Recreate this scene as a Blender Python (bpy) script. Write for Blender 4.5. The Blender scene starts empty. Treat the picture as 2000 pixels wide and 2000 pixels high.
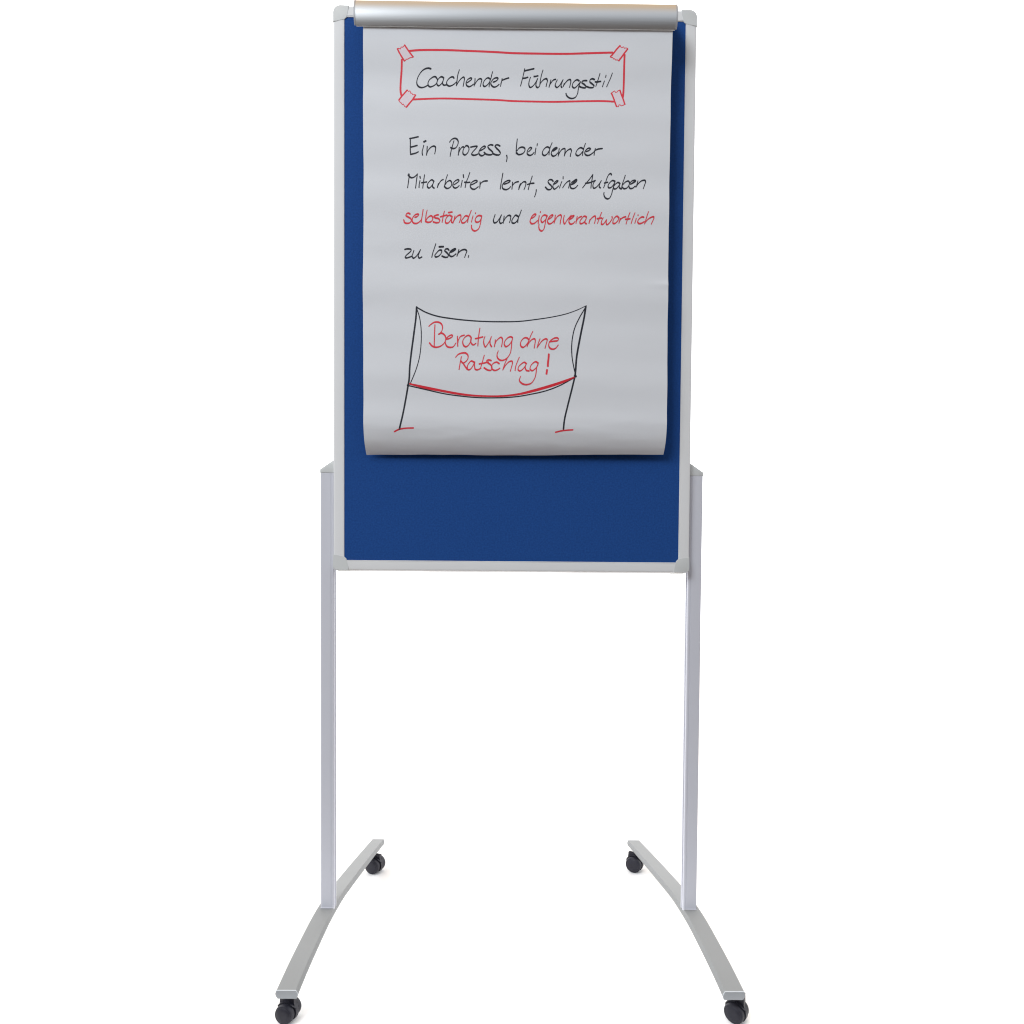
import bpy, bmesh, math, random
from mathutils import Vector, Matrix, noise

scene = bpy.context.scene
COL = scene.collection
random.seed(7)

# ------------------------------------------------------------------ camera
CAM_LOC = (-0.02343, -1.08000, 0.66399)
CAM_ROWS = ((0.999961, -0.005656, 0.006781), (-0.006652, 0.022512, 0.999724), (-0.005807, -0.999731, 0.022474))   # right, up, backward
CAM_LENS = 18.75225
CAM_SHIFT = (0.009351, 0.136513)
cam_data = bpy.data.cameras.new("camera")
cam = bpy.data.objects.new("camera", cam_data)
COL.objects.link(cam)
cam.matrix_world = Matrix.Translation(CAM_LOC) @ Matrix(CAM_ROWS).transposed().to_4x4()
cam_data.sensor_width = 36.0
cam_data.lens = CAM_LENS
cam_data.shift_x, cam_data.shift_y = CAM_SHIFT
cam_data.clip_start = 0.05
cam_data.clip_end = 200.0
scene.camera = cam

# ------------------------------------------------------------------ world: a white studio behind, a dimmer warm room in front
world = bpy.data.worlds.new("World")
scene.world = world
world.use_nodes = True
wn, wl = world.node_tree.nodes, world.node_tree.links
wn.clear()
w_out = wn.new("ShaderNodeOutputWorld")
w_bg = wn.new("ShaderNodeBackground")
w_tc = wn.new("ShaderNodeTexCoord")
w_sep = wn.new("ShaderNodeSeparateXYZ")
wl.new(w_tc.outputs["Generated"], w_sep.inputs[0])
def w_range(sock, a, b):
    n = wn.new("ShaderNodeMapRange"); n.interpolation_type = 'SMOOTHSTEP'
    n.inputs["From Min"].default_value = a; n.inputs["From Max"].default_value = b
    wl.new(sock, n.inputs["Value"]); return n.outputs["Result"]
def w_mix(fac, a, b):
    n = wn.new("ShaderNodeMix"); n.data_type = 'RGBA'
    wl.new(fac, n.inputs[0])
    for i, v in ((6, a), (7, b)):
        if isinstance(v, tuple): n.inputs[i].default_value = (*v, 1)
        else: wl.new(v, n.inputs[i])
    return n.outputs[2]
low = w_mix(w_range(w_sep.outputs["Z"], -0.10, 0.12), (0.05, 0.036, 0.026), (0.17, 0.165, 0.17))
high = w_mix(w_range(w_sep.outputs["X"], -0.6, 0.6), (0.95, 1.00, 1.06), (0.92, 0.96, 1.02))
front = w_mix(w_range(w_sep.outputs["Z"], 0.05, 0.68), low, high)
side = w_mix(w_range(w_sep.outputs["Y"], -0.10, 0.25), front, (2.3, 2.3, 2.3))
dome = w_mix(w_range(w_sep.outputs["Z"], 0.82, 0.92), side, (1.10, 0.77, 0.45))
wl.new(dome, w_bg.inputs["Color"])
w_bg.inputs["Strength"].default_value = 1.0
wl.new(w_bg.outputs[0], w_out.inputs[0])

# ------------------------------------------------------------------ lamp: one softbox, upper left in front
lamp_data = bpy.data.lights.new("softbox", 'AREA')
lamp_data.shape = 'RECTANGLE'
lamp_data.size, lamp_data.size_y = 1.9, 1.9
lamp_data.energy = 146.0
lamp_data.color = (0.95, 0.98, 1.0)
lamp = bpy.data.objects.new("softbox", lamp_data)
COL.objects.link(lamp)
lamp.location = (-2.5, -2.95, 3.9)
lamp.rotation_euler = (Vector((0.0, 0, 1.1)) - lamp.location).to_track_quat('-Z', 'Y').to_euler()

scene.cycles.filter_width = 1.15
scene.view_settings.view_transform = 'Standard'
scene.view_settings.look = 'None'
scene.view_settings.exposure = 0.0
scene.view_settings.gamma = 1.0
scene.view_settings.use_curve_mapping = False

# ------------------------------------------------------------------ materials
def material(name, color, rough=0.5, metallic=0.0, spec=0.5, vary=0.0, scale=30.0, bump=0.0, bump_scale=300.0, stretch=(1, 1, 1), coat=0.0):
    m = bpy.data.materials.new(name); m.use_nodes = True
    nt = m.node_tree; b = nt.nodes["Principled BSDF"]
    b.inputs["Roughness"].default_value = rough
    b.inputs["Metallic"].default_value = metallic
    b.inputs["Specular IOR Level"].default_value = spec
    b.inputs["Coat Weight"].default_value = coat
    b.inputs["Base Color"].default_value = (*color, 1)
    tc = nt.nodes.new("ShaderNodeTexCoord")
    mp = nt.nodes.new("ShaderNodeMapping"); mp.inputs["Scale"].default_value = stretch
    nt.links.new(tc.outputs["Object"], mp.inputs[0])
    if vary:
        n = nt.nodes.new("ShaderNodeTexNoise"); n.inputs["Scale"].default_value = scale; n.inputs["Detail"].default_value = 5
        nt.links.new(mp.outputs[0], n.inputs["Vector"])
        mx = nt.nodes.new("ShaderNodeMix"); mx.data_type = 'RGBA'
        mx.inputs[6].default_value = (*[c * (1 - vary) for c in color], 1)
        mx.inputs[7].default_value = (*[min(1, c * (1 + vary)) for c in color], 1)
        nt.links.new(n.outputs["Fac"], mx.inputs[0]); nt.links.new(mx.outputs[2], b.inputs["Base Color"])
    if bump:
        n2 = nt.nodes.new("ShaderNodeTexNoise"); n2.inputs["Scale"].default_value = bump_scale; n2.inputs["Detail"].default_value = 3
        nt.links.new(mp.outputs[0], n2.inputs["Vector"])
        bp = nt.nodes.new("ShaderNodeBump"); bp.inputs["Strength"].default_value = bump; bp.inputs["Distance"].default_value = 0.001
        nt.links.new(n2.outputs["Fac"], bp.inputs["Height"]); nt.links.new(bp.outputs[0], b.inputs["Normal"])
    return m

M_post = material("anodised_post", (0.585, 0.60, 0.665), 0.65, 0.0, 0.2, 0.03, 8, 0.05, 900, (1, 1, 0.02))
M_rail = material("anodised_rail", (0.72, 0.735, 0.75), 0.6, 0.0, 0.25, 0.03, 8, 0.04, 900)
M_plastic = material("grey_plastic", (0.60, 0.625, 0.63), 0.45, 0.0, 0.4, 0.03, 40, 0.08, 1200)
M_foot = material("painted_steel", (0.250, 0.260, 0.266), 0.55, 0.0, 0.3, 0.04, 25, 0.08, 1500)
M_footcap = material("foot_cap_plastic", (0.50, 0.54, 0.58), 0.45, 0.0, 0.4, 0.03, 40, 0.05, 1500)
M_clamp = material("brushed_aluminium", (0.53, 0.545, 0.56), 0.40, 1.0, 0.5, 0.02, 12, 0.05, 700, (0.02, 1, 1))
M_clampend = material("clamp_end_plastic", (0.40, 0.41, 0.43), 0.4, 0.3)
M_lip = material("white_lip", (0.85, 0.88, 0.9), 0.4)
M_felt = material("blue_felt", (0.0145, 0.066, 0.256), 0.95, 0.0, 0.1, 0.34, 300, 0.5, 900)
M_black = material("black_plastic", (0.019, 0.019, 0.028), 0.42, 0.0, 0.35, 0.1, 60, 0.08, 800)
M_tyre = material("black_tyre", (0.021, 0.021, 0.031), 0.5, 0.0, 0.3, 0.1, 60, 0.08, 800)
M_paper = material("flip_chart_paper", (0.69, 0.715, 0.755), 0.9, 0.0, 0.15, 0.018, 9, 0.10, 700)
M_inkblack = material("black_marker", (0.024, 0.027, 0.038), 0.7, 0.0, 0.15, 0.2, 160)
M_inkred = material("red_marker", (0.70, 0.050, 0.072), 0.7, 0.0, 0.15, 0.12, 160)
M_inkdeep = material("red_marker_double_stroke", (0.64, 0.028, 0.045), 0.7, 0.0, 0.15, 0.15, 160)
M_pink = material("pink_marker_shading", (0.72, 0.655, 0.715), 0.9, 0.0, 0.1, 0.10, 260)
M_white = material("white_paper_sweep", (0.93, 0.93, 0.93), 0.9, 0.0, 0.1)
M_floor = material("unseen_dark_floor", (0.080, 0.058, 0.042), 0.7, 0.0, 0.3, 0.08, 4)

# ------------------------------------------------------------------ helpers
def link(name, bm, mat, parent=None, smooth=None):
    me = bpy.data.meshes.new(name)
    bmesh.ops.recalc_face_normals(bm, faces=bm.faces)
    bm.to_mesh(me); bm.free()
    for m in (mat if isinstance(mat, (list, tuple)) else [mat]): me.materials.append(m)
    if smooth is not None:
        me.shade_smooth()
        me.set_sharp_from_angle(angle=math.radians(smooth))
    o = bpy.data.objects.new(name, me); COL.objects.link(o)
    if parent is not None: o.parent = parent
    return o
def empty(name, loc):
    o = bpy.data.objects.new(name, None); COL.objects.link(o); o.location = loc; o.empty_display_size = 0.1; return o
def place(o, parent):           # geometry is written in world coordinates: shift it under its parent
    o.parent = parent
    o.location = -Vector(parent_world(parent))
    return o
def parent_world(p):
    v = Vector((0, 0, 0))
    while p is not None: v += p.location; p = p.parent
    return v
def sheet_poly(bm, pts, axis, d0, d1, bevel=0.0, seg=2, rim='front'):
    """A closed outline pushed from d0 to d1 along an axis, with its rim edges bevelled."""
    def mk(p, d):
        return {'y': (p[0], d, p[1]), 'x': (d, p[0], p[1]), 'z': (p[0], p[1], d)}[axis]
    a = [bm.verts.new(mk(p, d0)) for p in pts]; b = [bm.verts.new(mk(p, d1)) for p in pts]
    n = len(pts)
    f0 = bm.faces.new(a); f1 = bm.faces.new(list(reversed(b)))
    sides = [bm.faces.new((a[i], b[i], b[(i + 1) % n], a[(i + 1) % n])) for i in range(n)]
    if bevel:
        es = set(f0.edges) if rim == 'front' else set(f0.edges) | set(f1.edges)
        bmesh.ops.bevel(bm, geom=list(es), offset=bevel, segments=seg, profile=0.6, affect='EDGES')
def sweep(bm, rings, closed=True, cap=True):
    vs = [[bm.verts.new(p) for p in r] for r in rings]
    n = len(rings[0])
    for i in range(len(vs) - 1):
        for j in range(n if closed else n - 1):
            bm.faces.new((vs[i][j], vs[i][(j + 1) % n], vs[i + 1][(j + 1) % n], vs[i + 1][j]))
    if cap and closed:
        bm.faces.new(vs[0]); bm.faces.new(list(reversed(vs[-1])))
    return vs
def spline(keys, t):            # smooth curve through (t, value) keys
    if t <= keys[0][0]: i = 0
    elif t >= keys[-1][0]: i = len(keys) - 2
    else: i = max(k for k in range(len(keys) - 1) if keys[k][0] <= t)
    def slope(k):
        if k == 0: return (keys[1][1] - keys[0][1]) / (keys[1][0] - keys[0][0])
        if k == len(keys) - 1: return (keys[-1][1] - keys[-2][1]) / (keys[-1][0] - keys[-2][0])
        return (keys[k + 1][1] - keys[k - 1][1]) / (keys[k + 1][0] - keys[k - 1][0])
    (t0, v0), (t1, v1) = keys[i], keys[i + 1]
    h = t1 - t0; s = (t - t0) / h
    return ((2*s**3 - 3*s*s + 1) * v0 + (s**3 - 2*s*s + s) * h * slope(i) + (-2*s**3 + 3*s*s) * v1 + (s**3 - s*s) * h * slope(i + 1))

# ------------------------------------------------------------------ setting: white paper sweep, and an added dark floor out of view
bm = bmesh.new()
sheet_poly(bm, [(-60, -60), (60, -60), (60, 60), (-60, 60)], 'z', -0.012, -0.06)
floor = link("floor", bm, M_floor); floor["kind"] = "structure"  # added unseen; dark brown so little, warm light bounces onto the paper curl
bm = bmesh.new()
sheet_poly(bm, [(-95, -0.225), (95, -0.225), (95, 160), (-95, 160)], 'z', 0.0, -0.008)
backdrop = link("backdrop", bm, M_white); backdrop["kind"] = "structure"

# ------------------------------------------------------------------ the stand
stand = empty("flip_chart_stand", (0.0, 0.15, 0.0))
stand["label"] = "mobile flip chart stand with blue felt pin board, grey metal frame and four black casters"
stand["category"] = "flip chart stand"

PX0, PX1 = 0.3615, 0.3895          # post, inner and outer face
PY0, PY1 = 0.012, 0.0275
POST_TOP, POST_BOTTOM = 1.0003, 0.1045
def post_profile(s):
    pts = [(PX1 - .0025, PY0), (PX1 - .0007, PY0 + .0007), (PX1, PY0 + .0025), (PX1, PY1), (PX0, PY1)]
    # inner face carries the groove the board slides in
    pts += [(PX0, PY0 + .0105), (PX0 + .0080, PY0 + .0105), (PX0 + .0080, PY0 + .0060), (PX0, PY0 + .0060)]
    pts += [(PX0, PY0 + .0022), (PX0 + .0006, PY0 + .0006), (PX0 + .002, PY0)]
    # a fine line runs down the front near the inner edge
    pts += [(PX0 + .0050, PY0), (PX0 + .0054, PY0 + .0007), (PX0 + .0060, PY0 + .0007), (PX0 + .0064, PY0)]
    return [(s * x, y) for x, y in pts]
def foot_top(y):
    return 0.031 + spline([(-.195, .0385), (-.14, .0525), (-.08, .0640), (-.02, .0735), (.03, .0770), (.09, .0775), (.15, .0730), (.30, .0595), (.49, .0400)], y)
FY0, FY1 = -0.1915, 0.4905
def foot_ring(s, y, grow=0.0, dz=0.0):
    e = 0.004
    t = Vector((0, 2 * e, foot_top(y + e) - foot_top(y - e))).normalized()
    n = Vector((0, -t.z, t.y))
    c = Vector((s * 0.3793, y, foot_top(y)))
    half = [(.0158, 0), (.0166, -.0009), (.0184, -.0058), (.0186, -.0084), (.0184, -.0110), (.0166, -.0160), (.0152, -.0172)]
    sec = half + [(-x, h) for x, h in reversed(half)]
    return [c + Vector((x * (1 + grow), 0, 0)) + n * (h * (1 + grow) + dz) for x, h in sec]

def caster(cx, cy, scale, yaw, mirror):
    """Twin-wheel caster: hood and neck, with two wheels of its own."""
    root_loc = Vector((cx, cy, 0))
    bm = bmesh.new()
    r = 0.0182
    out = []
    for k in range(33):
        a = math.radians(-42 + 252 * k / 32)
        out.append((r * math.cos(a), 0.0166 + r * math.sin(a)))
    # the neck rises from the crown of the hood into the foot
    crown = [p for p in out]
    left = [i for i, p in enumerate(crown) if p[0] < -0.0135 and p[1] > 0.0166]
    right = [i for i, p in enumerate(crown) if p[0] > 0.0135 and p[1] > 0.0166]
    i0, i1 = max(right), min(left)
    poly = crown[:i0 + 1] + [(0.0138, 0.034), (0.0136, 0.052 / scale), (-0.0136, 0.052 / scale), (-0.0138, 0.034)] + crown[i1:] + [(-.004, .006), (.004, .004)]
    sheet_poly(bm, poly, 'y', -0.0042, 0.0042, 0.0008, 2, 'both')
    # rounded skirt over the wheels
    rings = []
    for k in range(25):
        a = math.radians(20 + 150 * k / 24)
        w = 0.0085 * min(1, math.sin(math.radians(180 * (k + 1.5) / 27)) * 1.6)
        ro, ri = r + .0008, r - .0008
        rings.append([(ro * math.cos(a), -w, .0166 + ro * math.sin(a)), (ro * math.cos(a), w, .0166 + ro * math.sin(a)), (ri * math.cos(a), w, .0166 + ri * math.sin(a)), (ri * math.cos(a), -w, .0166 + ri * math.sin(a))])
    sweep(bm, rings)
    # axle
    bmesh.ops.create_cone(bm, cap_ends=True, segments=16, radius1=.003, radius2=.003, depth=.026, matrix=Matrix.Translation((0, 0, .0166)) @ Matrix.Rotation(math.pi / 2, 4, 'X'))
    T = Matrix.Rotation(yaw, 4, 'Z') @ Matrix.Scale(scale, 4)
    bm.transform(T)
    body = link("caster", bm, M_black, None, 35)
    body.parent = stand; body.location = root_loc - stand.location
    for s in (-1, 1):
        bm = bmesh.new()
        prof = [(0, .0168), (.0030, .0168), (.0046, .0163), (.0056, .0158), (.0061, .0146), (.0064, .0140), (.0062, .0132), (.0070, .0120), (.0076, .0085), (.0078, .0035), (.0078, 0)]
        full = [(-.0040, .0)] + [(-.0040, .0155), (-.0034, .0166)] + [(a - .0002, b * .0166 / .0168) for a, b in prof]
        seg = 48
        rings = []
        for k in range(seg):
            a = 2 * math.pi * k / seg
            rings.append([(q * math.cos(a), s * (.0100 + p), .0166 + q * math.sin(a)) for p, q in full[1:-1]])
        vs = [[bm.verts.new(p) for p in r_] for r_ in rings]
        m = len(vs[0])
        for k in range(seg):
            for j in range(m - 1):
                bm.faces.new((vs[k][j], vs[(k + 1) % seg][j], vs[(k + 1) % seg][j + 1], vs[k][j + 1]))
        bm.faces.new([vs[k][0] for k in range(seg)]); bm.faces.new([vs[k][-1] for k in range(seg)])
        bm.transform(T)
        w = link("wheel", bm, M_tyre, body, 35)
    return body

for s in (-1, 1):
    # post and the slanted cap on it
    bm = bmesh.new()
    prof = post_profile(s)
    sheet_poly(bm, prof, 'z', POST_BOTTOM, POST_TOP)
    post = place(link("post", bm, M_post, None, 12), stand)
    bm = bmesh.new()
    sheet_poly(bm, [(s * (PX1 + .0001), POST_TOP + .0004), (s * (PX1 + .0001), 1.0075), (s * (PX0 - .0002), 1.0268), (s * (PX0 - .0002), POST_TOP + .0004)], 'y', PY0 - .0003, PY1 + .0003, 0.0006, 2, 'both')
    place(link("post_cap", bm, M_plastic, None, 30), post)
    # weld bead where the post meets the foot
    bm = bmesh.new()
    rings = []
    xs = [PX0 + .0005 + (PX1 - PX0 - .001) * k / 12 for k in range(13)]
    for k, x in enumerate(xs):
        rr = .0011 + .0005 * noise.noise(Vector((x * 900 * s, 3, 1)))
        c = Vector((s * x, PY0 - .0006, foot_top(PY0) + .0006))
        rings.append([c + Vector((0, rr * math.cos(a), rr * math.sin(a))) for a in [2 * math.pi * j / 8 for j in range(8)]])
    sweep(bm, rings)
    place(link("weld", bm, M_post, None, 60), post)
    # foot
    bm = bmesh.new()
    N = 60
    rings = [foot_ring(s, FY0 + .001 + (FY1 - FY0 - .002) * k / N) for k in range(N + 1)]
    sweep(bm, rings)
    foot = place(link("foot", bm, M_foot, None, 16), stand)
    for y0, y1 in ((FY0 - .0006, FY0 + .0010), (FY1 - .0010, FY1 + .0006)):
        bm = bmesh.new()
        if y0 < 0: ys = [(y0, .00), (y0 + .0005, .02), (y1, .02)]
        else: ys = [(y0, .02), (y1 - .0005, .02), (y1, .0)]
        sweep(bm, [foot_ring(s, y, g) for y, g in ys])
        place(link("end_cap", bm, M_footcap, None, 32), foot)

caster(-0.3870, -0.1625, 1.0, math.radians(-13), 1)
caster(0.3970, -0.1600, 1.0, math.radians(-45), 1)
caster(-0.3735, 0.430, 1.32, math.radians(-22), 1)
caster(0.3725, 0.446, 1.32, math.radians(-30), 1)

# pin board and frame
FX, FIN = 0.3586, 0.3368           # frame outer and inner half width
ZT, ZTI, ZB, ZBI = 1.9090, 1.8875, 0.8025, 0.8236
bm = bmesh.new()
sheet_poly(bm, [(-FIN - .002, ZBI - .002), (FIN + .002, ZBI - .002), (FIN + .002, ZTI + .002), (-FIN - .002, ZTI + .002)], 'y', -0.0001, 0.0150)
place(link("pin_board", bm, M_felt), stand)
# rail section: (distance in from the outer edge, depth)
RW = FX - FIN
rail_sec = [(0, .0200), (0, .0016), (.0003, .0006), (.0010, -.0001), (.0030, -.0006), (.0100, -.0010), (.0160, -.0010), (.0192, -.0010), (.0197, -.0004), (.0200, -.0004), (RW - .0013, -.0011), (RW - .0003, -.0010), (RW, -.0006), (RW, .0016), (RW + .003, .0018), (RW + .003, .0200)]
def rail(p0, p1, inward, k=1.0):
    bm = bmesh.new()
    inward = Vector(inward)
    sweep(bm, [[Vector(p) + inward * (u * k) + Vector((0, v, 0)) for u, v in rail_sec] for p in (p0, p1)])
    return place(link("frame_rail", bm, M_rail, None, 9), stand)
CL = 0.0255
rail((-FX, 0, ZB + CL), (-FX, 0, ZT - CL), (1, 0, 0))
rail((FX, 0, ZB + CL), (FX, 0, ZT - CL), (-1, 0, 0))
rail((-FX + CL, 0, ZT), (FX - CL, 0, ZT), (0, 0, -1))
rail((-FX + CL, 0, ZB), (FX - CL, 0, ZB), (0, 0, 1), 0.91)
def corner(cx, cz, sx, sz, r):
    pts = []
    for k in range(9):
        a = math.pi + math.pi / 2 * k / 8
        pts.append((r + (r + .0004) * math.cos(a), r + (r + .0004) * math.sin(a)))      # rounded outer corner, from the side edge to the top edge
    pts += [(.0310, -.0004), (.0300, .006), (.0285, .012), (.0270, .0190), (.0262, .0226), (.0226, .0262), (.0190, .0270), (.012, .0285), (.006, .0300), (-.0004, .0310)]
    bm = bmesh.new()
    sheet_poly(bm, [(cx + sx * u, cz + sz * v) for u, v in pts], 'y', -0.0014, 0.0204, 0.0007, 3)
    return place(link("frame_corner", bm, M_plastic, None, 40), stand)
corner(-FX, ZT, 1, -1, .0135); corner(FX, ZT, -1, -1, .0135)
corner(-FX, ZB, 1, 1, .007); corner(FX, ZB, -1, 1, .007)

# clamp rail that holds the paper at the top of the board
HL = 0.3055
def clamp_profile(grow=0.0):
    c = Vector((-.0060, 1.8470)); R = .0440; pts = []
    for k in range(19):
        a = math.radians(-31 + 62 * k / 18)
        pts.append((c.x - (R + grow) * math.cos(a), c.y + (R + grow) * math.sin(a)))       # convex front, bottom to top
    pts += [(-.036, 1.8745 + grow), (-.0300, 1.8760 + grow), (-.0040, 1.8960 + grow), (-.0035, 1.8900), (-.0260, 1.8700), (-.0380, 1.8600), (-.0402, 1.8540), (-.0404, 1.8285 - grow * .3), (-.0425, 1.8248 - grow)]
    return pts
bm = bmesh.new()
sweep(bm, [[(x, y, z) for y, z in clamp_profile()] for x in (-HL + .003, HL - .003)])
clamp = place(link("clamp_rail", bm, M_clamp, None, 22), stand)
for s in (-1, 1):
    bm = bmesh.new()
    sheet_poly(bm, clamp_profile(.0004), 'x', s * HL, s * (HL - .003), 0.0006, 2)
    place(link("end_cap", bm, M_clampend, None, 30), clamp)
bm = bmesh.new()
sweep(bm, [[(x, -.0414 + .0010 * math.cos(2 * math.pi * j / 10), 1.8252 + .0010 * math.sin(2 * math.pi * j / 10)) for j in range(10)] for x in (-HL + .0035, HL - .0035)])
place(link("clamp_lip", bm, M_lip, None, 60), clamp)

# ------------------------------------------------------------------ the sheet of paper
def paper_y(x, z):
    y = -.0362 + .0022 * (1.86 - z) / .78
    t = max(0.0, min(1.0, (z - 1.735) / .092)); y += -.0040 * t * t * (3 - 2 * t)       # held forward by the clamp
    # slack waves left from the roll
    y += .00075 * math.sin(z * 41 + .6 * math.sin(x * 3.1)) * (0.4 + 0.6 * max(0, min(1, (1.86 - z) / .3)))
    y += .00045 * math.sin(z * 73 + 1.3 + x * 2.0)
    y += .0010 * noise.noise(Vector((x * 4.2, z * 6.5, 2.0)))
    y += .00022 * noise.noise(Vector((x * 14, z * 38, 5.0)))
    c = max(0.0, 1.101 - z)
    y += 2.6 * c * c + 31.0 * c * c * c + 420.0 * max(0.0, c - .048) ** 3
    y += (.0007 * noise.noise(Vector((x * 9, z * 60, 9.0))) + .00035 * noise.noise(Vector((x * 24, z * 130, 3.0)))) * min(1, c / .03)
    # a dog ear crease at the right edge
    d = ((x - .300) / .03) ** 2 + ((z - 1.352) / .006) ** 2
    y -= .0011 * math.exp(-d)
    return y
def paper_normal(x, z):
    e = .0015
    n = Vector(((paper_y(x + e, z) - paper_y(x - e, z)) / (2 * e), -1, (paper_y(x, z + e) - paper_y(x, z - e)) / (2 * e)))
    return n.normalized()
Z0, Z1 = 1.0308, 1.8560
def edge_x(s, z):
    t = (1.84 - z) / .8
    if s < 0: return -.2901 + .0006 * math.sin(z * 17 + 1) - .0006 * t
    return .2987 - .0012 * math.sin(t * math.pi) + .0016 * t * t
bm = bmesh.new()
NX, NZ = 72, 230
grid = []
for i in range(NZ + 1):
    t = i / NZ
    row = []
    for j in range(NX + 1):
        u = j / NX
        z = Z1 + (Z0 - Z1 + .0036 * u + .0005 * math.sin(u * 9) + .0006 * noise.noise(Vector((u * 11, 0, 0)))) * t
        x = edge_x(-1, z) * (1 - u) + edge_x(1, z) * u
        row.append(Vector((x, paper_y(x, z), z)))
    grid.append(row)
fv = [[bm.verts.new(p) for p in r] for r in grid]
bv = [[bm.verts.new(p + Vector((0, .00035, 0))) for p in r] for r in grid]
for i in range(NZ):
    for j in range(NX):
        bm.faces.new((fv[i][j], fv[i][j + 1], fv[i + 1][j + 1], fv[i + 1][j]))
        bm.faces.new((bv[i][j], bv[i + 1][j], bv[i + 1][j + 1], bv[i][j + 1]))
for i in range(NZ):
    bm.faces.new((fv[i][0], fv[i + 1][0], bv[i + 1][0], bv[i][0])); bm.faces.new((fv[i][NX], bv[i][NX], bv[i + 1][NX], fv[i + 1][NX]))
for j in range(NX):
    bm.faces.new((fv[0][j], bv[0][j], bv[0][j + 1], fv[0][j + 1])); bm.faces.new((fv[NZ][j], fv[NZ][j + 1], bv[NZ][j + 1], bv[NZ][j]))
paper = link("paper_sheet", bm, M_paper, None, 40)
paper["label"] = "white flip chart sheet hanging from the clamp rail, handwritten in black and red marker"
paper["category"] = "paper sheet"

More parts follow.
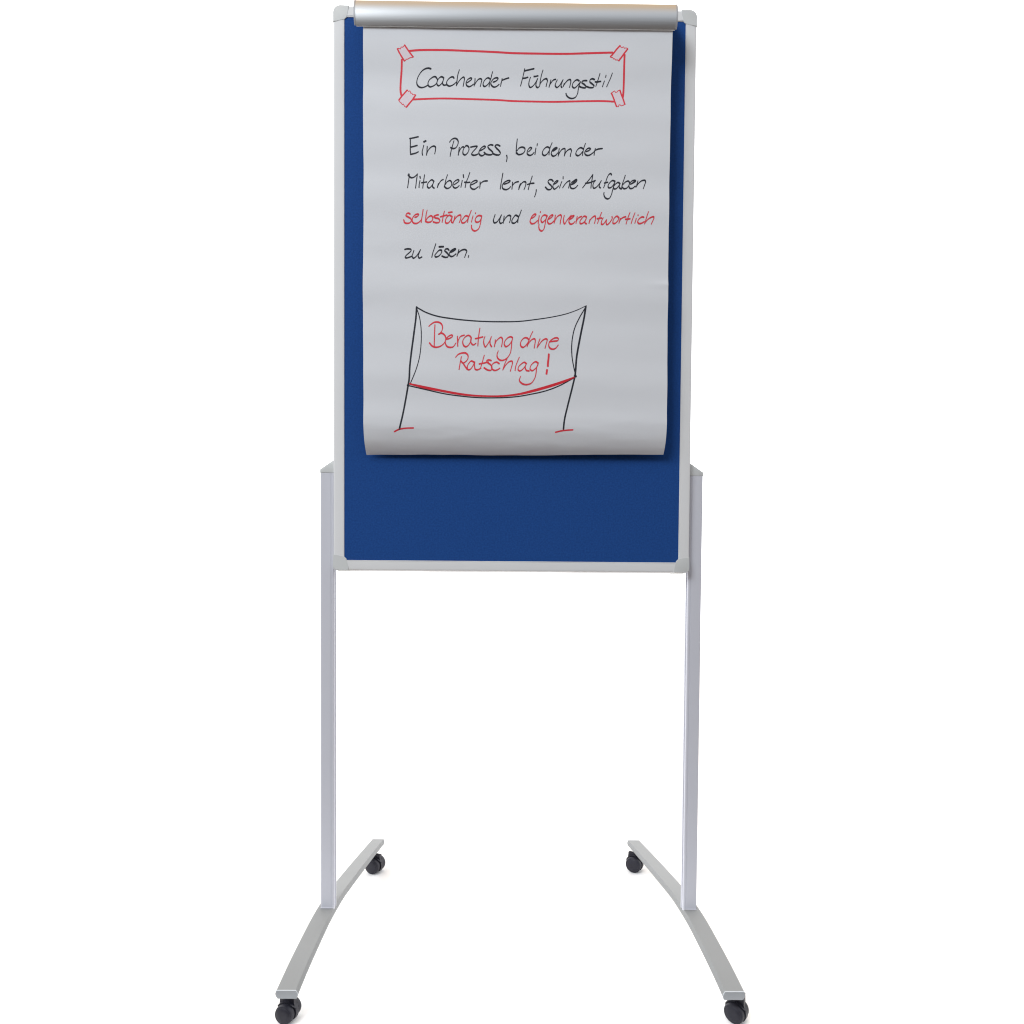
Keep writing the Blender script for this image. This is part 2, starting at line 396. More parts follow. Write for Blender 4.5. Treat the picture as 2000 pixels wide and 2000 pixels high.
# ------------------------------------------------------------------ handwriting, in 0.1 mm on the sheet: (ink, width, straight, word, "x z [width], ...")
INK = {
 'heading': [
  ('k',0,0,0,'-1616 17529,-1657 17539,-1707 17533,-1763 17507,-1819 17452,-1865 17376,-1885 17287,-1875 17236,-1839 17196,-1788 17185,-1738 17196,-1677 17229'),
  ('k',0,0,0,'-1501 17360,-1526 17389,-1561 17391,-1602 17369,-1647 17329,-1669 17280,-1665 17229,-1631 17201,-1586 17212,-1536 17241,-1503 17281,-1489 17331,-1501 17362'),
  ('k',0,0,0,'-1374 17376,-1415 17393,-1455 17371,-1490 17321,-1502 17272,-1490 17236,-1465 17224,-1424 17252,-1389 17303,-1366 17376'),
  ('k',0,0,0,'-1366 17376,-1384 17313,-1392 17268,-1368 17238,-1313 17244'),
  ('k',0,0,0,'-1175 17370,-1192 17392,-1232 17388,-1278 17354,-1313 17299,-1308 17249,-1272 17221,-1222 17230,-1171 17261,-1121 17307'),
  ('k',0,0,0,'-1070 17521,-1096 17452,-1111 17366,-1121 17287,-1130 17226'),
  ('k',0,0,0,'-1125 17237,-1085 17308,-1035 17367,-989 17392,-976 17368,-984 17299,-999 17219'),
  ('k',0,0,0,'-923 17290,-878 17321,-835 17360,-847 17378,-888 17367,-928 17330,-943 17280,-928 17235,-887 17216,-842 17232,-801 17268'),
  ('k',0,0,0,'-771 17371,-776 17303,-791 17228'),
  ('k',0,0,0,'-791 17233,-751 17303,-705 17357,-665 17367,-645 17348,-654 17294,-672 17219'),
  ('k',0,0,0,'-491 17370,-523 17385,-564 17366,-604 17315,-617 17255,-593 17224,-553 17241,-502 17297,-472 17365,-453 17441,-435 17497'),
  ('k',0,0,0,'-482 17355,-497 17267,-504 17217'),
  ('k',0,0,0,'-426 17308,-371 17330,-332 17372,-351 17388,-401 17378,-447 17336,-470 17287,-456 17248,-411 17217,-360 17230,-310 17271'),
  ('k',0,0,0,'-254 17378,-264 17320,-286 17231'),
  ('k',0,0,0,'-279 17281,-254 17340,-209 17364,-126 17391'),
  ('k',0,0,1,'177 17553,153 17448,123 17335,99 17242'),
  ('k',0,0,1,'177 17516,238 17529,354 17554'),
  ('k',0,0,1,'143 17385,189 17390,239 17406'),
  ('k',0,0,1,'290 17407,265 17337,259 17269,282 17222,322 17235,382 17304,427 17385'),
  ('k',0,0,1,'427 17385,398 17300,395 17251,424 17220,459 17242,474 17282'),
  ('k',0,0,1,'356 17419,391 17422,432 17433'),
  ('k',0,0,1,'526 17533,497 17441,478 17348,469 17272'),
  ('k',0,0,1,'469 17281,504 17330,554 17373,595 17382,613 17350,601 17293,588 17239'),
  ('k',0,0,1,'681 17365,662 17293,645 17225'),
  ('k',0,0,1,'652 17264,692 17322,727 17360,772 17375'),
  ('k',0,0,1,'803 17366,773 17304,764 17261,795 17227,840 17256,880 17315,914 17371'),
  ('k',0,0,1,'914 17371,885 17296,876 17252,891 17227'),
  ('k',0,0,1,'936 17306,916 17242'),
  ('k',0,0,1,'921 17257,961 17315,1011 17363,1051 17371,1062 17340,1053 17287,1038 17229'),
  ('k',0,0,1,'1219 17350,1183 17369,1133 17345,1098 17297,1094 17244,1130 17220,1175 17249,1225 17307,1252 17336'),
  ('k',0,0,1,'1252 17336,1221 17269,1206 17190,1192 17109,1151 17042,1085 17017,1024 17035,983 17076,971 17117'),
  ('k',0,0,1,'1369 17354,1326 17355,1280 17341,1276 17317,1317 17289,1348 17255,1348 17226,1297 17226,1246 17240,1221 17259'),
  ('k',0,0,1,'1513 17375,1472 17387,1432 17370,1428 17332,1474 17295,1508 17261,1490 17232,1429 17229,1363 17249'),
  ('k',0,0,1,'1617 17480,1593 17403,1565 17319,1541 17252'),
  ('k',0,0,1,'1529 17333,1570 17333,1635 17343'),
  ('k',0,0,1,'1706 17352,1687 17301,1668 17243'),
  ('k',0,0,1,'1734 17453,1725 17412'),
  ('k',0,0,1,'1854 17490,1822 17404,1783 17320,1749 17244'),
 ],
 'first_line': [
  ('k',0,0,0,'-2005 16221,-2003 16122,-2005 16025,-1998 15924'),
  ('k',0,0,0,'-2015 16221,-1950 16234,-1851 16258'),
  ('k',0,0,0,'-1995 16064,-1939 16076,-1873 16096'),
  ('k',0,0,0,'-2000 15931,-1939 15944,-1889 15959,-1850 15980'),
  ('k',0,0,0,'-1746 16100,-1762 16037,-1777 15979,-1770 15916'),
  ('k',0,0,0,'-1680 16081,-1685 15999,-1696 15917'),
  ('k',0,0,0,'-1694 15931,-1660 16009,-1604 16067,-1554 16085,-1523 16068,-1523 16010,-1538 15942'),
  ('k',0,0,1,'-1168 16190,-1198 16092,-1224 15994,-1242 15903'),
  ('k',0,0,1,'-1254 16159,-1214 16209,-1168 16232,-1118 16225,-1087 16171,-1102 16102,-1137 16058,-1188 16045,-1229 16062'),
  ('k',0,0,1,'-1066 16069,-1076 15996,-1086 15924'),
  ('k',0,0,1,'-1081 15957,-1046 16035,-1011 16074,-985 16076'),
  ('k',0,0,1,'-940 16097,-975 16055,-997 15996,-990 15949,-959 15930,-914 15959,-883 16016,-884 16065,-909 16097,-940 16099'),
  ('k',0,0,1,'-848 16073,-792 16085,-723 16088,-751 16046,-802 15993,-830 15949,-802 15928,-751 15931,-710 15948'),
  ('k',0,0,1,'-670 16008,-609 16037,-564 16076,-584 16092,-630 16071,-675 16022,-690 15969,-670 15931,-629 15917,-583 15941'),
  ('k',0,0,1,'-422 16111,-468 16119,-518 16091,-498 16047,-447 16004,-421 15970,-446 15941,-507 15936,-558 15950,-589 15979'),
  ('k',0,0,1,'-288 16098,-336 16119,-381 16102,-355 16058,-304 16010,-279 15962,-304 15935,-365 15937,-418 15956'),
  ('k',36,0,0,'-1744 16162,-1706 16182'),
  ('k',0,0,1,'-158 15930,-149 15887,-161 15815'),
  ('k',0,0,2,'44 16237,34 16142,27 16053,25 15955'),
  ('k',0,0,2,'38 16009,83 16065,139 16082,185 16065,193 16026,165 15976,115 15949,64 15946,38 15975'),
  ('k',0,0,2,'262 15997,302 16037,322 16065,297 16078,261 16051,236 15997,242 15953,288 15931,333 15949,368 15988'),
  ('k',0,0,2,'403 16072,394 16008,384 15945'),
  ('k',0,0,2,'430 16153,423 16108'),
  ('k',0,0,3,'668 16071,622 16093,571 16065,531 16005,532 15956,562 15932,613 15957,658 16021'),
  ('k',0,0,3,'713 16177,683 16102,663 16031,654 15943'),
  ('k',0,0,3,'724 16014,775 16041,810 16072,795 16083,749 16065,709 16017,699 15963,730 15925,776 15936,821 15985'),
  ('k',0,0,3,'734 16027,795 16063'),
  ('k',0,0,3,'851 16069,841 16005,832 15927'),
  ('k',0,0,3,'837 15946,872 16015,917 16059,958 16064,963 16027,949 15929'),
  ('k',0,0,3,'949 15938,984 16007,1029 16048,1070 16061,1085 16024,1071 15970,1064 15921'),
  ('k',0,0,4,'1314 16067,1263 16089,1212 16061,1177 16011,1173 15961,1209 15939,1254 15962,1304 16022'),
  ('k',0,0,4,'1354 16172,1329 16102,1309 16022,1297 15943'),
  ('k',0,0,4,'1366 16018,1416 16035,1451 16066,1426 16083,1380 16063,1345 16018,1346 15973,1387 15946,1438 15955,1498 15995'),
  ('k',0,0,4,'1543 16080,1528 16015,1521 15951'),
  ('k',0,0,4,'1508 16005,1548 16045,1599 16067,1677 16079'),
 ],
 'second_line': [
  ('k',0,0,0,'-2033 15571,-2026 15546,-2035 15447,-2054 15295'),
  ('k',0,0,0,'-2046 15549,-2021 15520,-1985 15498,-1939 15506,-1899 15537,-1864 15574'),
  ('k',0,0,0,'-1869 15574,-1883 15460,-1901 15292'),
  ('k',0,0,0,'-1817 15445,-1831 15377,-1835 15303'),
  ('k',0,0,0,'-1820 15528,-1812 15487'),
  ('k',0,0,0,'-1731 15560,-1746 15452,-1764 15294'),
  ('k',0,0,0,'-1786 15401,-1745 15408,-1689 15419'),
  ('k',0,0,0,'-1552 15434,-1593 15462,-1639 15427,-1674 15369,-1670 15316,-1637 15300,-1597 15339,-1562 15402,-1547 15444'),
  ('k',0,0,0,'-1547 15444,-1572 15370,-1577 15328,-1546 15298'),
  ('k',0,0,0,'-1466 15393,-1485 15309'),
  ('k',0,0,0,'-1485 15309,-1455 15383,-1415 15447,-1372 15473'),
  ('k',0,0,0,'-1291 15567,-1319 15479,-1338 15385,-1353 15322'),
  ('k',0,0,0,'-1338 15364,-1293 15430,-1242 15453,-1212 15419,-1216 15356,-1256 15308,-1307 15299,-1348 15332'),
  ('k',0,0,0,'-1165 15372,-1110 15410,-1070 15450,-1085 15473,-1136 15453,-1176 15409,-1186 15351,-1155 15310,-1109 15316,-1064 15358'),
  ('k',0,0,0,'-1007 15462,-1018 15401,-1033 15322'),
  ('k',0,0,0,'-989 15574,-982 15513'),
  ('k',0,0,0,'-862 15616,-892 15526,-932 15423,-951 15318'),
  ('k',0,0,0,'-962 15425,-911 15421,-861 15426'),
  ('k',0,0,0,'-835 15374,-769 15406,-718 15444,-739 15462,-790 15448,-840 15403,-852 15345,-819 15296,-768 15290,-697 15341'),
  ('k',0,0,0,'-665 15436,-665 15373,-671 15310'),
  ('k',0,0,0,'-672 15347,-642 15415,-586 15449,-525 15456'),
  ('k',0,0,1,'-227 15607,-245 15501,-264 15388,-276 15294'),
  ('k',0,0,1,'-208 15394,-142 15415,-86 15452,-107 15468,-158 15454,-213 15415,-239 15357,-223 15305,-162 15287,-111 15311,-76 15349'),
  ('k',0,0,1,'-40 15437,-45 15370,-52 15296'),
  ('k',0,0,1,'-50 15354,-10 15412,26 15436,72 15447'),
  ('k',0,0,1,'113 15413,90 15356,78 15288'),
  ('k',0,0,1,'81 15298,103 15361,143 15424,184 15448,214 15435,210 15373,179 15289'),
  ('k',0,0,1,'338 15558,311 15466,281 15373,261 15290'),
  ('k',0,0,1,'245 15391,296 15410,372 15421'),
  ('k',0,0,1,'417 15296,409 15229,384 15150'),
  ('k',0,0,2,'739 15461,714 15489,668 15489,642 15460,658 15419,704 15373,714 15331,684 15300,633 15301,592 15345'),
  ('k',0,0,2,'760 15405,811 15437,834 15466,816 15475,770 15441,740 15389,740 15337,765 15308,811 15338,847 15375'),
  ('k',0,0,2,'775 15410,821 15452'),
  ('k',0,0,2,'908 15464,882 15391,862 15329'),
  ('k',0,0,2,'932 15555,930 15510'),
  ('k',0,0,2,'949 15382,923 15335'),
  ('k',0,0,2,'923 15335,969 15408,1020 15459,1059 15475,1056 15415,1036 15331'),
  ('k',0,0,2,'1092 15400,1153 15432,1196 15477,1188 15504,1142 15480,1091 15436,1071 15384,1082 15337,1122 15324,1173 15344,1214 15392'),
  ('k',0,0,2,'1112 15426,1178 15484'),
  ('k',0,0,3,'1307 15341,1373 15430,1444 15517,1504 15602'),
  ('k',0,0,3,'1504 15602,1490 15513,1476 15422,1468 15338'),
  ('k',0,0,3,'1363 15432,1435 15444,1496 15465,1552 15490'),
  ('k',0,0,3,'1552 15490,1521 15443,1506 15391,1522 15339,1563 15353,1619 15413,1669 15490'),
  ('k',0,0,3,'1669 15490,1639 15424,1629 15372,1650 15347'),
  ('k',0,0,3,'1862 15596,1846 15621,1810 15601,1776 15536,1751 15456,1726 15384,1711 15348'),
  ('k',0,0,3,'1726 15442,1761 15451,1792 15458'),
  ('k',0,0,3,'1930 15478,1883 15491,1828 15447,1798 15385,1813 15352,1859 15362,1905 15417,1930 15468'),
  ('k',0,0,3,'1930 15468,1905 15376,1885 15304,1864 15220,1823 15146,1777 15135,1737 15166,1719 15218,1721 15260'),
  ('k',0,0,3,'2027 15434,1991 15457,1945 15428,1905 15371,1915 15332,1956 15338,2002 15388,2032 15444'),
  ('k',0,0,3,'2032 15444,2017 15398,2017 15357,2053 15331'),
  ('k',0,0,3,'2129 15595,2103 15511,2073 15419,2058 15337'),
  ('k',0,0,3,'2078 15409,2139 15471,2190 15485,2211 15451,2191 15390,2150 15345,2099 15339,2073 15368'),
  ('k',0,0,3,'2231 15426,2293 15457,2331 15486,2313 15501,2262 15490,2216 15441,2201 15385,2221 15345,2267 15346,2324 15391'),
  ('k',0,0,3,'2247 15436,2308 15478'),
  ('k',0,0,3,'2374 15494,2354 15422,2334 15365'),
  ('k',0,0,3,'2339 15376,2385 15443,2446 15493,2507 15503,2522 15475,2502 15414,2477 15341'),
 ],
 'third_line': [
  ('r',0,0,0,'-2008 14810,-2033 14824,-2074 14811,-2084 14780,-2038 14752,-1993 14723,-1983 14684,-2018 14646,-2069 14637,-2110 14651,-2128 14702'),
  ('r',0,0,0,'-1916 14749,-1865 14769,-1842 14801,-1860 14810,-1911 14794,-1952 14748,-1967 14694,-1947 14650,-1896 14636,-1845 14655,-1789 14707'),
  ('r',0,0,0,'-1755 14895,-1769 14804,-1784 14726,-1794 14653'),
  ('r',0,0,0,'-1677 14886,-1697 14805,-1713 14669'),
  ('r',0,0,0,'-1703 14694,-1657 14757,-1601 14782,-1575 14758,-1575 14710,-1611 14672,-1672 14663,-1708 14679'),
  ('r',0,0,0,'-1463 14803,-1509 14793,-1550 14770,-1519 14745,-1458 14731,-1435 14692,-1458 14662,-1509 14657,-1560 14671'),
  ('r',0,0,0,'-1346 14872,-1367 14790,-1392 14663'),
  ('r',0,0,0,'-1423 14765,-1367 14783,-1295 14800'),
  ('r',0,0,0,'-1209 14777,-1254 14796,-1300 14761,-1326 14703,-1321 14656,-1280 14653,-1234 14699,-1193 14777'),
  ('r',0,0,0,'-1193 14782,-1209 14714,-1209 14670,-1183 14661'),
  ('r',0,0,0,'-1270 14844,-1234 14849,-1198 14857'),
  ('r',0,0,0,'-1142 14787,-1163 14714,-1183 14656'),
  ('r',0,0,0,'-1178 14666,-1142 14734,-1086 14788,-1038 14801,-1030 14754,-1061 14662'),
  ('r',0,0,0,'-888 14777,-939 14789,-984 14745,-1020 14692,-1005 14660,-959 14666,-908 14717,-882 14766'),
  ('r',0,0,0,'-829 14892,-862 14814,-887 14737,-903 14669'),
  ('r',0,0,0,'-796 14791,-811 14738,-828 14674'),
  ('r',0,0,0,'-748 14849,-750 14830'),
  ('r',0,0,0,'-633 14788,-684 14797,-735 14765,-755 14709,-734 14677,-683 14683,-643 14739,-628 14793'),
  ('r',0,0,0,'-628 14793,-643 14710,-658 14632,-688 14552,-754 14511,-795 14523,-821 14561,-828 14620'),
  ('k',0,0,1,'-371 14819,-391 14761,-404 14707,-385 14665,-339 14680,-289 14742,-248 14815'),
  ('k',0,0,1,'-248 14815,-278 14732,-283 14678,-263 14653,-232 14673'),
  ('k',0,0,1,'-197 14791,-207 14722,-214 14658'),
  ('k',0,0,1,'-212 14688,-166 14762,-111 14804,-75 14794,-74 14743,-94 14669'),
  ('k',0,0,1,'73 14785,22 14807,-19 14763,-49 14708,-41 14666,-2 14661,43 14694,83 14773'),
  ('k',0,0,1,'133 14904,103 14822,73 14744,64 14670'),
  ('r',0,0,2,'328 14750,384 14786,414 14821,394 14831,348 14802,313 14745,303 14691,329 14655,380 14659,446 14712'),
  ('r',0,0,2,'477 14806,469 14746,457 14658'),
  ('r',0,0,2,'499 14880,497 14855'),
  ('r',0,0,2,'629 14798,577 14815,527 14780,512 14717,533 14680,579 14708,619 14767,629 14801'),
  ('r',0,0,2,'624 14796,604 14718,590 14640,565 14550,525 14518,483 14547,471 14599,474 14648'),
  ('r',0,0,2,'655 14738,711 14773,741 14810,720 14817,680 14790,645 14738,640 14684,671 14653,717 14668,762 14710'),
  ('r',0,0,2,'787 14817,777 14739,763 14666'),
  ('r',0,0,2,'768 14681,798 14749,848 14806,892 14819,904 14790,890 14721,881 14653'),
  ('r',0,0,2,'960 14814,946 14751,947 14693,967 14656,1012 14723,1093 14816'),
  ('r',0,0,2,'1063 14738,1114 14767,1147 14805,1129 14808,1083 14780,1053 14733,1054 14684,1085 14653,1136 14670,1166 14705'),
  ('r',0,0,2,'1209 14797,1195 14734,1186 14666'),
  ('r',0,0,2,'1190 14700,1230 14764,1291 14798'),
  ('r',0,0,2,'1383 14789,1342 14801,1292 14754,1262 14701,1273 14665,1319 14675,1369 14726,1388 14780'),
  ('r',0,0,2,'1388 14780,1364 14717,1359 14683,1385 14663'),
  ('r',0,0,2,'1455 14747,1436 14669'),
  ('r',0,0,2,'1438 14674,1456 14727,1501 14781,1551 14806,1562 14767,1543 14670'),
  ('r',0,0,2,'1677 14875,1643 14787,1600 14671'),
  ('r',0,0,2,'1593 14758,1634 14766,1679 14771'),
  ('r',0,0,2,'1710 14778,1681 14720,1677 14662,1707 14657,1747 14701,1777 14745'),
  ('r',0,0,2,'1777 14745,1768 14692,1784 14651,1819 14671,1859 14722,1884 14771,1878 14799'),
  ('r',0,0,2,'2011 14777,1975 14808,1930 14781,1900 14722,1903 14676,1937 14676,1982 14714,2012 14762'),
  ('r',0,0,2,'2042 14773,2028 14734,2014 14680'),
  ('r',0,0,2,'2018 14704,2058 14763,2103 14790,2144 14801'),
  ('r',0,0,2,'2224 14881,2190 14794,2166 14716,2152 14667'),
  ('r',0,0,2,'2140 14754,2181 14757,2227 14765'),
  ('r',0,0,2,'2321 14877,2292 14805,2268 14737,2249 14673'),
  ('r',0,0,2,'2349 14776,2335 14728,2321 14684'),
  ('r',0,0,2,'2380 14839,2380 14823'),
  ('r',0,0,2,'2491 14797,2451 14798,2400 14762,2376 14714,2392 14683,2443 14683,2504 14715'),
  ('r',0,0,2,'2581 14899,2552 14816,2529 14739,2510 14671'),
  ('r',0,0,2,'2515 14691,2564 14749,2624 14790,2683 14804,2686 14779,2662 14721,2638 14667'),
 ],
 'fourth_line': [
  ('k',0,0,0,'-2109 14145,-2058 14156,-1992 14147,-1987 14121,-2028 14080,-2079 14034,-2099 14004,-2083 13986,-2027 13997,-1966 14021'),
  ('k',0,0,0,'-1931 14131,-1951 14071,-1966 14021,-1941 13982,-1895 14011,-1844 14078,-1804 14148'),
  ('k',0,0,0,'-1804 14148,-1834 14073,-1849 14022,-1829 13986,-1778 14008'),
  ('k',0,0,1,'-1510 14262,-1538 14177,-1569 14087,-1589 14001'),
  ('k',0,0,1,'-1400 14140,-1441 14141,-1492 14093,-1528 14042,-1518 14015,-1472 14020,-1416 14069,-1395 14119,-1406 14144'),
  ('k',0,0,1,'-1258 14142,-1278 14165,-1324 14161,-1339 14134,-1303 14100,-1273 14061,-1278 14019,-1324 14008,-1390 14030'),
  ('k',0,0,1,'-1227 14101,-1171 14126,-1128 14161,-1140 14171,-1191 14152,-1237 14111,-1252 14061,-1227 14029,-1186 14029,-1120 14077'),
  ('k',0,0,1,'-1206 14116,-1145 14156'),
  ('k',0,0,1,'-1064 14162,-1084 14093,-1104 14028'),
  ('k',0,0,1,'-1104 14048,-1058 14112,-997 14151,-941 14155,-915 14129,-936 14064,-956 14009'),
  ('k',0,0,1,'-874 14050,-884 14010'),
  ('k',36,0,1,'-1445 14203,-1406 14206,-1365 14208'),
 ],
 'banner_text': [
  ('r',0,0,0,'-1521 12721,-1524 12628,-1528 12513,-1531 12399,-1533 12293'),
  ('r',0,0,0,'-1640 12685,-1591 12732,-1529 12767,-1460 12770,-1406 12745,-1375 12683,-1382 12614,-1413 12563,-1451 12533'),
  ('r',0,0,0,'-1451 12533,-1390 12556,-1343 12530,-1312 12477,-1316 12416,-1358 12348,-1427 12301,-1511 12287,-1581 12315,-1623 12368'),
  ('r',0,0,0,'-1305 12439,-1236 12459,-1182 12497,-1190 12522,-1236 12510,-1289 12470,-1318 12416,-1316 12356,-1281 12302,-1220 12287,-1166 12301,-1112 12373'),
  ('r',0,0,0,'-1086 12502,-1082 12404,-1078 12309'),
  ('r',0,0,0,'-1078 12374,-1063 12434,-1028 12494,-953 12525'),
  ('r',0,0,0,'-825 12486,-860 12518,-906 12510,-955 12466,-982 12405,-970 12337,-928 12302,-882 12323,-836 12391,-817 12452,-821 12490'),
  ('r',0,0,0,'-821 12482,-828 12406,-805 12354,-774 12341,-728 12370'),
  ('r',0,0,0,'-651 12664,-668 12560,-682 12438,-690 12321'),
  ('r',0,0,0,'-740 12457,-683 12471,-594 12494'),
  ('r',0,0,0,'-552 12505,-575 12440,-574 12364,-543 12304,-505 12350,-459 12426,-429 12502'),
  ('r',0,0,0,'-429 12502,-452 12426,-451 12358,-424 12309'),
  ('r',0,0,0,'-352 12442,-359 12382,-370 12306'),
  ('r',0,0,0,'-367 12344,-336 12412,-283 12470,-241 12490,-215 12459,-219 12383,-233 12308'),
  ('r',0,0,0,'-23 12489,-58 12503,-111 12482,-165 12422,-180 12361,-149 12315,-95 12340,-42 12409,-19 12470'),
  ('r',0,0,0,'-19 12470,-34 12401,-41 12303,-63 12189,-124 12097,-201 12052,-262 12057,-309 12102,-317 12163,-294 12232'),
  ('r',0,0,1,'289 12459,258 12484,212 12484,166 12449,136 12388,144 12329,182 12304,228 12330,282 12404,300 12450'),
  ('r',0,0,1,'372 12610,334 12533,301 12442,274 12359,263 12314'),
  ('r',0,0,1,'263 12329,312 12410,366 12459,408 12467,420 12435,413 12360,402 12292'),
  ('r',0,0,1,'512 12470,482 12391,456 12293'),
  ('r',0,0,1,'460 12308,513 12382,566 12443,627 12469,651 12452,636 12385,610 12287'),
  ('r',0,0,1,'697 12414,774 12426,859 12442,864 12476,835 12492,766 12473,705 12423,682 12362,698 12304,753 12275,814 12292,867 12357'),
  ('r',0,0,2,'-1007 12115,-1023 12025,-1040 11934,-1051 11861'),
  ('r',0,0,2,'-1120 12097,-1069 12153,-991 12182,-917 12178,-878 12128,-888 12060,-939 12006,-978 11989,-1012 12025'),
  ('r',0,0,2,'-972 11986,-938 11930,-893 11869'),
  ('r',0,0,2,'-764 12011,-815 12030,-865 11982,-893 11914,-876 11860,-836 11869,-786 11932,-747 12017'),
  ('r',0,0,2,'-747 12017,-752 11938,-735 11870,-690 11862,-628 11894'),
  ('r',0,0,2,'-564 12149,-590 12053,-617 11962,-637 11883'),
  ('r',0,0,2,'-662 11975,-583 11991,-482 12015'),
  ('r',0,0,2,'-432 12044,-477 12057,-516 12041,-499 12004,-437 11959,-414 11908,-430 11859,-492 11858,-566 11901'),
  ('r',0,0,2,'-276 11987,-318 12014,-380 11997,-420 11942,-413 11885,-368 11854,-312 11864,-261 11899'),
  ('r',0,0,2,'-121 12087,-155 12014,-188 11922,-205 11860'),
  ('r',0,0,2,'-199 11871,-143 11968,-76 12029,-25 12035,-19 11993,-36 11924,-58 11839'),
  ('r',0,0,2,'116 12118,82 12039,49 11948,33 11851'),
  ('r',0,0,2,'252 11993,212 12018,156 11987,100 11926,95 11869,129 11849,191 11893,241 11967,252 12001'),
  ('r',0,0,2,'241 11973,230 11916,253 11862,304 11851'),
  ('r',0,0,2,'478 12007,433 12031,376 12000,332 11940,326 11883,366 11857,422 11895,467 11952,484 12003'),
  ('r',0,0,2,'478 11998,450 11907,440 11805,412 11703,345 11615,244 11589,164 11613,119 11667,141 11745'),
  ('r',37,0,3,'686 12179,681 12101,672 12022,668 11945'),
  ('r',37,0,3,'654 11877,643 11795'),
 ],
 'banner_drawing': [
  ('k',34,0,0,'-1876 13055,-1890 12845,-1935 12476,-1975 12173,-2004 11885,-2013 11682,-2035 11544'),
  ('k',33,0,0,'-2035 11554,-2088 11265,-2147 10956,-2208 10720'),
  ('k',36,0,0,'1393 13092,1362 12875,1314 12632,1265 12368,1226 12125,1208 11879,1198 11755'),
  ('k',33,0,0,'1198 11765,1140 11514,1062 11194,1003 10927,985 10747'),
  ('k',0,0,0,'-1870 13045 26,-1702 12958 27,-1497 12889 27,-1210 12841 27,-821 12804 26,-514 12791 25,-206 12791 25,101 12800 23,409 12837 21,716 12884 19,1023 12952 17,1247 13032 15,1405 13107 13'),
  ('k',18,0,0,'-1870 13016,-1821 12866,-1786 12620,-1785 12376,-1817 12092,-1891 11825,-1993 11584'),
  ('k',21,0,0,'1380 13062,1270 12875,1180 12671,1131 12407,1134 12165,1166 11961,1208 11776'),
  ('k',23,0,0,'-2024 11548,-1697 11478,-1327 11403,-1040 11366,-711 11339,-299 11337,51 11360,318 11404,626 11473,892 11571,1178 11724'),
  ('k',44,0,0,'1188 11759,1218 11755'),
  ('k',44,0,0,'-2045 11554,-2024 11550'),
  ('r2',0,0,0,'-2000 11580 32,-1696 11515 50,-1368 11456 46,-1081 11409 42,-793 11378 36,-505 11367 32,-196 11373 34,112 11410 40,379 11472 50,686 11557 54,932 11637 50,1178 11734 30'),
  ('r',28,0,0,'-2308 10679,-2213 10720,-2088 10740,-1934 10747'),
  ('r',28,0,0,'832 10694,945 10719,1068 10733,1171 10740'),
 ],
 'title_border': [
  ('r',37,0,0,'-2017 17829,-1855 17845,-1376 17855,-897 17847,-322 17831,-69 17820,436 17815,942 17815,1346 17828,1850 17844'),
  ('r',37,0,0,'-2167 17681,-2175 17493,-2190 17312,-2194 17119,-2178 17031'),
  ('r',37,0,0,'-1952 16950,-1663 16966,-1375 16975,-894 16971,-316 16962,-62 16949,344 16946,750 16947,1258 16966,1665 16974,1888 16966'),
  ('r',37,0,0,'2078 17810,2076 17559,2077 17322,2071 17128,2061 17046'),
 ],
 'tape0': [
  ('fill',0,0,0,'-2247 17858,-2118 17657,-1951 17727,-2112 17932'),
  ('r',15,1,0,'-2258 17859,-2236 17874,-2209 17866,-2188 17863,-2179 17897,-2146 17892,-2127 17912,-2112 17935'),
  ('r',15,1,0,'-2118 17660,-2100 17663,-2084 17687,-2054 17688,-2011 17713,-1975 17716,-1948 17727'),
  ('r',29,0,0,'-2247 17858,-2189 17757,-2118 17657'),
  ('r',29,0,0,'-2112 17932,-2037 17830,-1951 17727'),
 ],
 'tape1': [
  ('fill',0,0,0,'-2068 17132,-2224 16935,-2080 16802,-1906 17037'),
  ('r',15,1,0,'-2065 17138,-2040 17101,-2015 17123,-1997 17068,-1979 17077,-1958 17040,-1933 17046,-1903 17044'),
  ('r',15,1,0,'-2224 16929,-2211 16905,-2178 16877,-2156 16847,-2138 16862,-2114 16817,-2080 16796'),
  ('r',29,0,0,'-2068 17132,-2125 17063,-2179 16998,-2224 16935'),
  ('r',29,0,0,'-1906 17037,-1963 16947,-2026 16869,-2080 16802'),
 ],
 'tape2': [
  ('fill',0,0,0,'1989 17971,1810 17772,1970 17702,2135 17913'),
  ('r',15,1,0,'1988 17974,2007 17942,2026 17937,2059 17952,2071 17923,2101 17932,2135 17924'),
  ('r',15,1,0,'1807 17767,1823 17756,1850 17759,1872 17729,1890 17737,1915 17710,1936 17721,1964 17704'),
  ('r',29,0,0,'1989 17971,1929 17909,1870 17834,1810 17772'),
  ('r',29,0,0,'2135 17913,2067 17826,2017 17760,1970 17702'),
 ],
 'tape3': [
  ('fill',0,0,0,'1847 17121,1942 16871,2098 16923,2005 17188'),
  ('r',15,1,0,'1832 17124,1874 17154,1904 17173,1923 17143,1947 17149,1968 17173,2005 17191'),
  ('r',15,1,0,'1942 16868,1976 16866,1991 16906,2016 16904,2028 16885,2052 16889,2113 16921'),
  ('r',29,0,0,'1847 17121,1887 17026,1915 16942,1942 16871'),
  ('r',29,0,0,'2005 17188,2036 17098,2070 17013,2098 16923'),
 ],
}

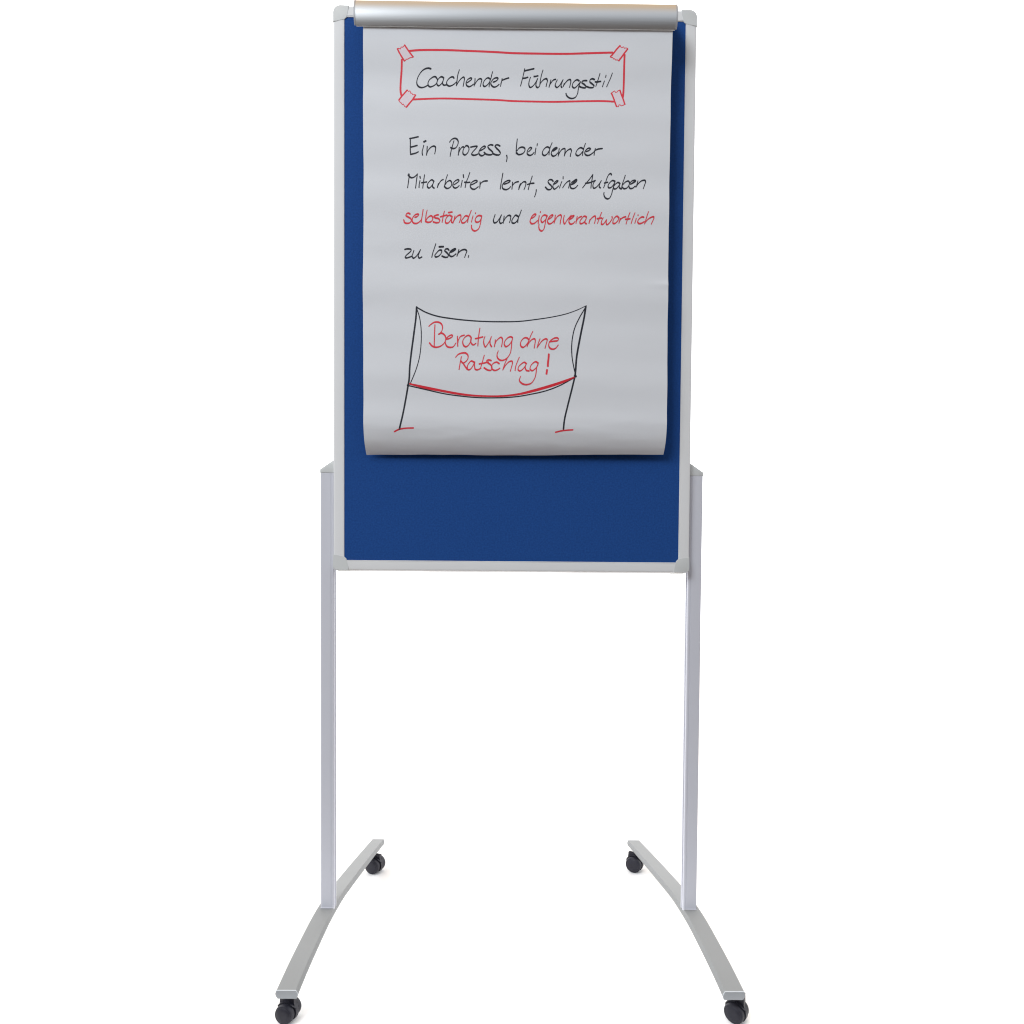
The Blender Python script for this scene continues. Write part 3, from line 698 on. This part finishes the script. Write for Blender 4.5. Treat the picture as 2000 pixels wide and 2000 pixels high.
LIFT = [0.00010]
def smooth_path(pts, straight):
    if straight or len(pts) < 3:
        ctrl = pts; out = []
        for a, b in zip(ctrl[:-1], ctrl[1:]):
            n = max(2, int(math.dist(a[:2], b[:2]) / .0016))
            out += [tuple(a[k] + (b[k] - a[k]) * i / n for k in range(3)) for i in range(n)]
        return out + [ctrl[-1]]
    P = [tuple(2 * pts[0][k] - pts[1][k] for k in range(3))] + pts + [tuple(2 * pts[-1][k] - pts[-2][k] for k in range(3))]
    out = []
    for i in range(1, len(P) - 2):
        p0, p1, p2, p3 = P[i - 1], P[i], P[i + 1], P[i + 2]
        # centripetal Catmull-Rom, so that tight turns do not loop
        def tj(ti, a, b): return ti + max(1e-6, math.dist(a[:2], b[:2])) ** 0.5
        t0 = 0; t1 = tj(t0, p0, p1); t2 = tj(t1, p1, p2); t3 = tj(t2, p2, p3)
        n = max(3, int(math.dist(p1[:2], p2[:2]) / .0009))
        for s in range(n):
            t = t1 + (t2 - t1) * s / n
            def L(a, b, ta, tb): return [((tb - t) * a[k] + (t - ta) * b[k]) / (tb - ta) for k in range(3)]
            A1, A2, A3 = L(p0, p1, t0, t1), L(p1, p2, t1, t2), L(p2, p3, t2, t3)
            B1, B2 = L(A1, A2, t0, t2), L(A2, A3, t1, t3)
            out.append(tuple(L(B1, B2, t1, t2)))
    return out + [pts[-1]]
NIB = math.radians(66)
NIB_LONG, NIB_SHORT = 0.00345, 0.00158
def stroke(bm, pts, width, straight, mi):
    path = smooth_path(pts, straight)
    n = len(path)
    L = [None] * n; Rr = [None] * n
    lift0 = LIFT[0]
    total = 0
    ls = []
    for i, p in enumerate(path):
        a, b = path[max(0, i - 1)], path[min(n - 1, i + 1)]
        d = Vector((b[0] - a[0], b[1] - a[1]))
        if d.length < 1e-9: d = Vector((1, 0))
        d.normalize(); nrm = Vector((-d.y, d.x))
        if p[2] > 0: w = p[2]
        elif width > 0: w = width
        else:
            c = d.x * math.cos(NIB) + d.y * math.sin(NIB); sn = math.sqrt(max(0, 1 - c * c))
            w = math.sqrt((NIB_LONG * sn) ** 2 + (NIB_SHORT * c) ** 2)
        w *= 1 + .06 * noise.noise(Vector((p[0] * 420, p[1] * 420, 1.0)))
        ls.append((p, d, nrm, w))
    # soft ends: two extra narrower stations at each end
    def ext(e, sgn):
        p, d, nrm, w = e
        return [((p[0] + sgn * d.x * w * .22, p[1] + sgn * d.y * w * .22, 0), d, nrm, w * .82), ((p[0] + sgn * d.x * w * .36, p[1] + sgn * d.y * w * .36, 0), d, nrm, w * .42)]
    ls = list(reversed(ext(ls[0], -1))) + ls + ext(ls[-1], 1)
    prev = None
    for k, (p, d, nrm, w) in enumerate(ls):
        lift = lift0 + 6e-7 * k / len(ls)
        quad = []
        for sgn in (.5, -.5):
            x, z = p[0] + nrm.x * w * sgn, p[1] + nrm.y * w * sgn
            quad.append(bm.verts.new(Vector((x, paper_y(x, z), z)) + paper_normal(x, z) * lift))
        if prev:
            f = bm.faces.new((prev[0], prev[1], quad[1], quad[0])); f.material_index = mi
        prev = quad
    LIFT[0] += 7e-7
def fill(bm, pts, mi):
    (a, b, c, d) = pts
    N = 8
    g = []
    for i in range(N + 1):
        r = []
        for j in range(N + 1):
            u, v = i / N, j / N
            x = (a[0] * (1 - u) + b[0] * u) * (1 - v) + (d[0] * (1 - u) + c[0] * u) * v
            z = (a[1] * (1 - u) + b[1] * u) * (1 - v) + (d[1] * (1 - u) + c[1] * u) * v
            r.append(bm.verts.new(Vector((x, paper_y(x, z), z)) + paper_normal(x, z) * .00006))
        g.append(r)
    for i in range(N):
        for j in range(N):
            f = bm.faces.new((g[i][j], g[i + 1][j], g[i + 1][j + 1], g[i][j + 1])); f.material_index = mi
MI = {'k': 0, 'r': 1, 'r2': 2, 'fill': 3}
WORDS = {'heading': ('heading', 'black handwritten heading Coachender Führungsstil', ['Coachender', 'Führungsstil']),
         'first_line': ('text_line', 'black handwritten line Ein Prozess, bei dem der', ['Ein', 'Prozess,', 'bei', 'dem', 'der']),
         'second_line': ('text_line', 'black handwritten line Mitarbeiter lernt, seine Aufgaben', ['Mitarbeiter', 'lernt,', 'seine', 'Aufgaben']),
         'third_line': ('text_line', 'red and black handwritten line selbständig und eigenverantwortlich', ['selbständig', 'und', 'eigenverantwortlich']),
         'fourth_line': ('text_line', 'black handwritten line zu lösen.', ['zu', 'lösen.']),
         'banner_text': ('banner_text', 'red handwritten words Beratung ohne Ratschlag!', ['Beratung', 'ohne', 'Ratschlag', '!'])}
def ink_mesh(name, strokes, parent):
    bm = bmesh.new()
    for ink, width, straight, _, txt in strokes:
        pts = []
        for q in txt.split(','):
            v = [float(k) for k in q.split()]
            pts.append((v[0] * 1e-4, v[1] * 1e-4, (v[2] * 1e-4 if len(v) > 2 else 0.0)))
        if ink == 'fill': fill(bm, pts, 3)
        else: stroke(bm, pts, width * 1e-4, straight, MI[ink])
    for f in bm.faces:
        f.normal_update()
        if f.normal.y > 0: f.normal_flip()
    me = bpy.data.meshes.new(name); bm.to_mesh(me); bm.free(); me.shade_smooth()
    for m in (M_inkblack, M_inkred, M_inkdeep, M_pink): me.materials.append(m)
    o = bpy.data.objects.new(name, me); COL.objects.link(o); o.parent = parent
    return o
ink_mesh('title_border', INK['title_border'], paper)
for k in range(4): ink_mesh('tape_sketch', INK['tape%d' % k], paper)
banner = ink_mesh('banner_drawing', INK['banner_drawing'], paper)
banner["label"] = 'drawn banner on two black poles with a red lower edge'
for key, (name, label, words) in WORDS.items():
    if key == 'banner_text': line = banner
    else:
        line = bpy.data.objects.new(name, None); COL.objects.link(line); line.parent = paper; line["label"] = label
    for k, text in enumerate(words):
        strokes = [s for s in INK[key] if s[3] == k]
        o = ink_mesh('word', strokes, line)
        o["label"] = ('red' if strokes[0][0] == 'r' else 'black') + ' handwritten ' + ('exclamation mark' if text == '!' else 'word ' + text)
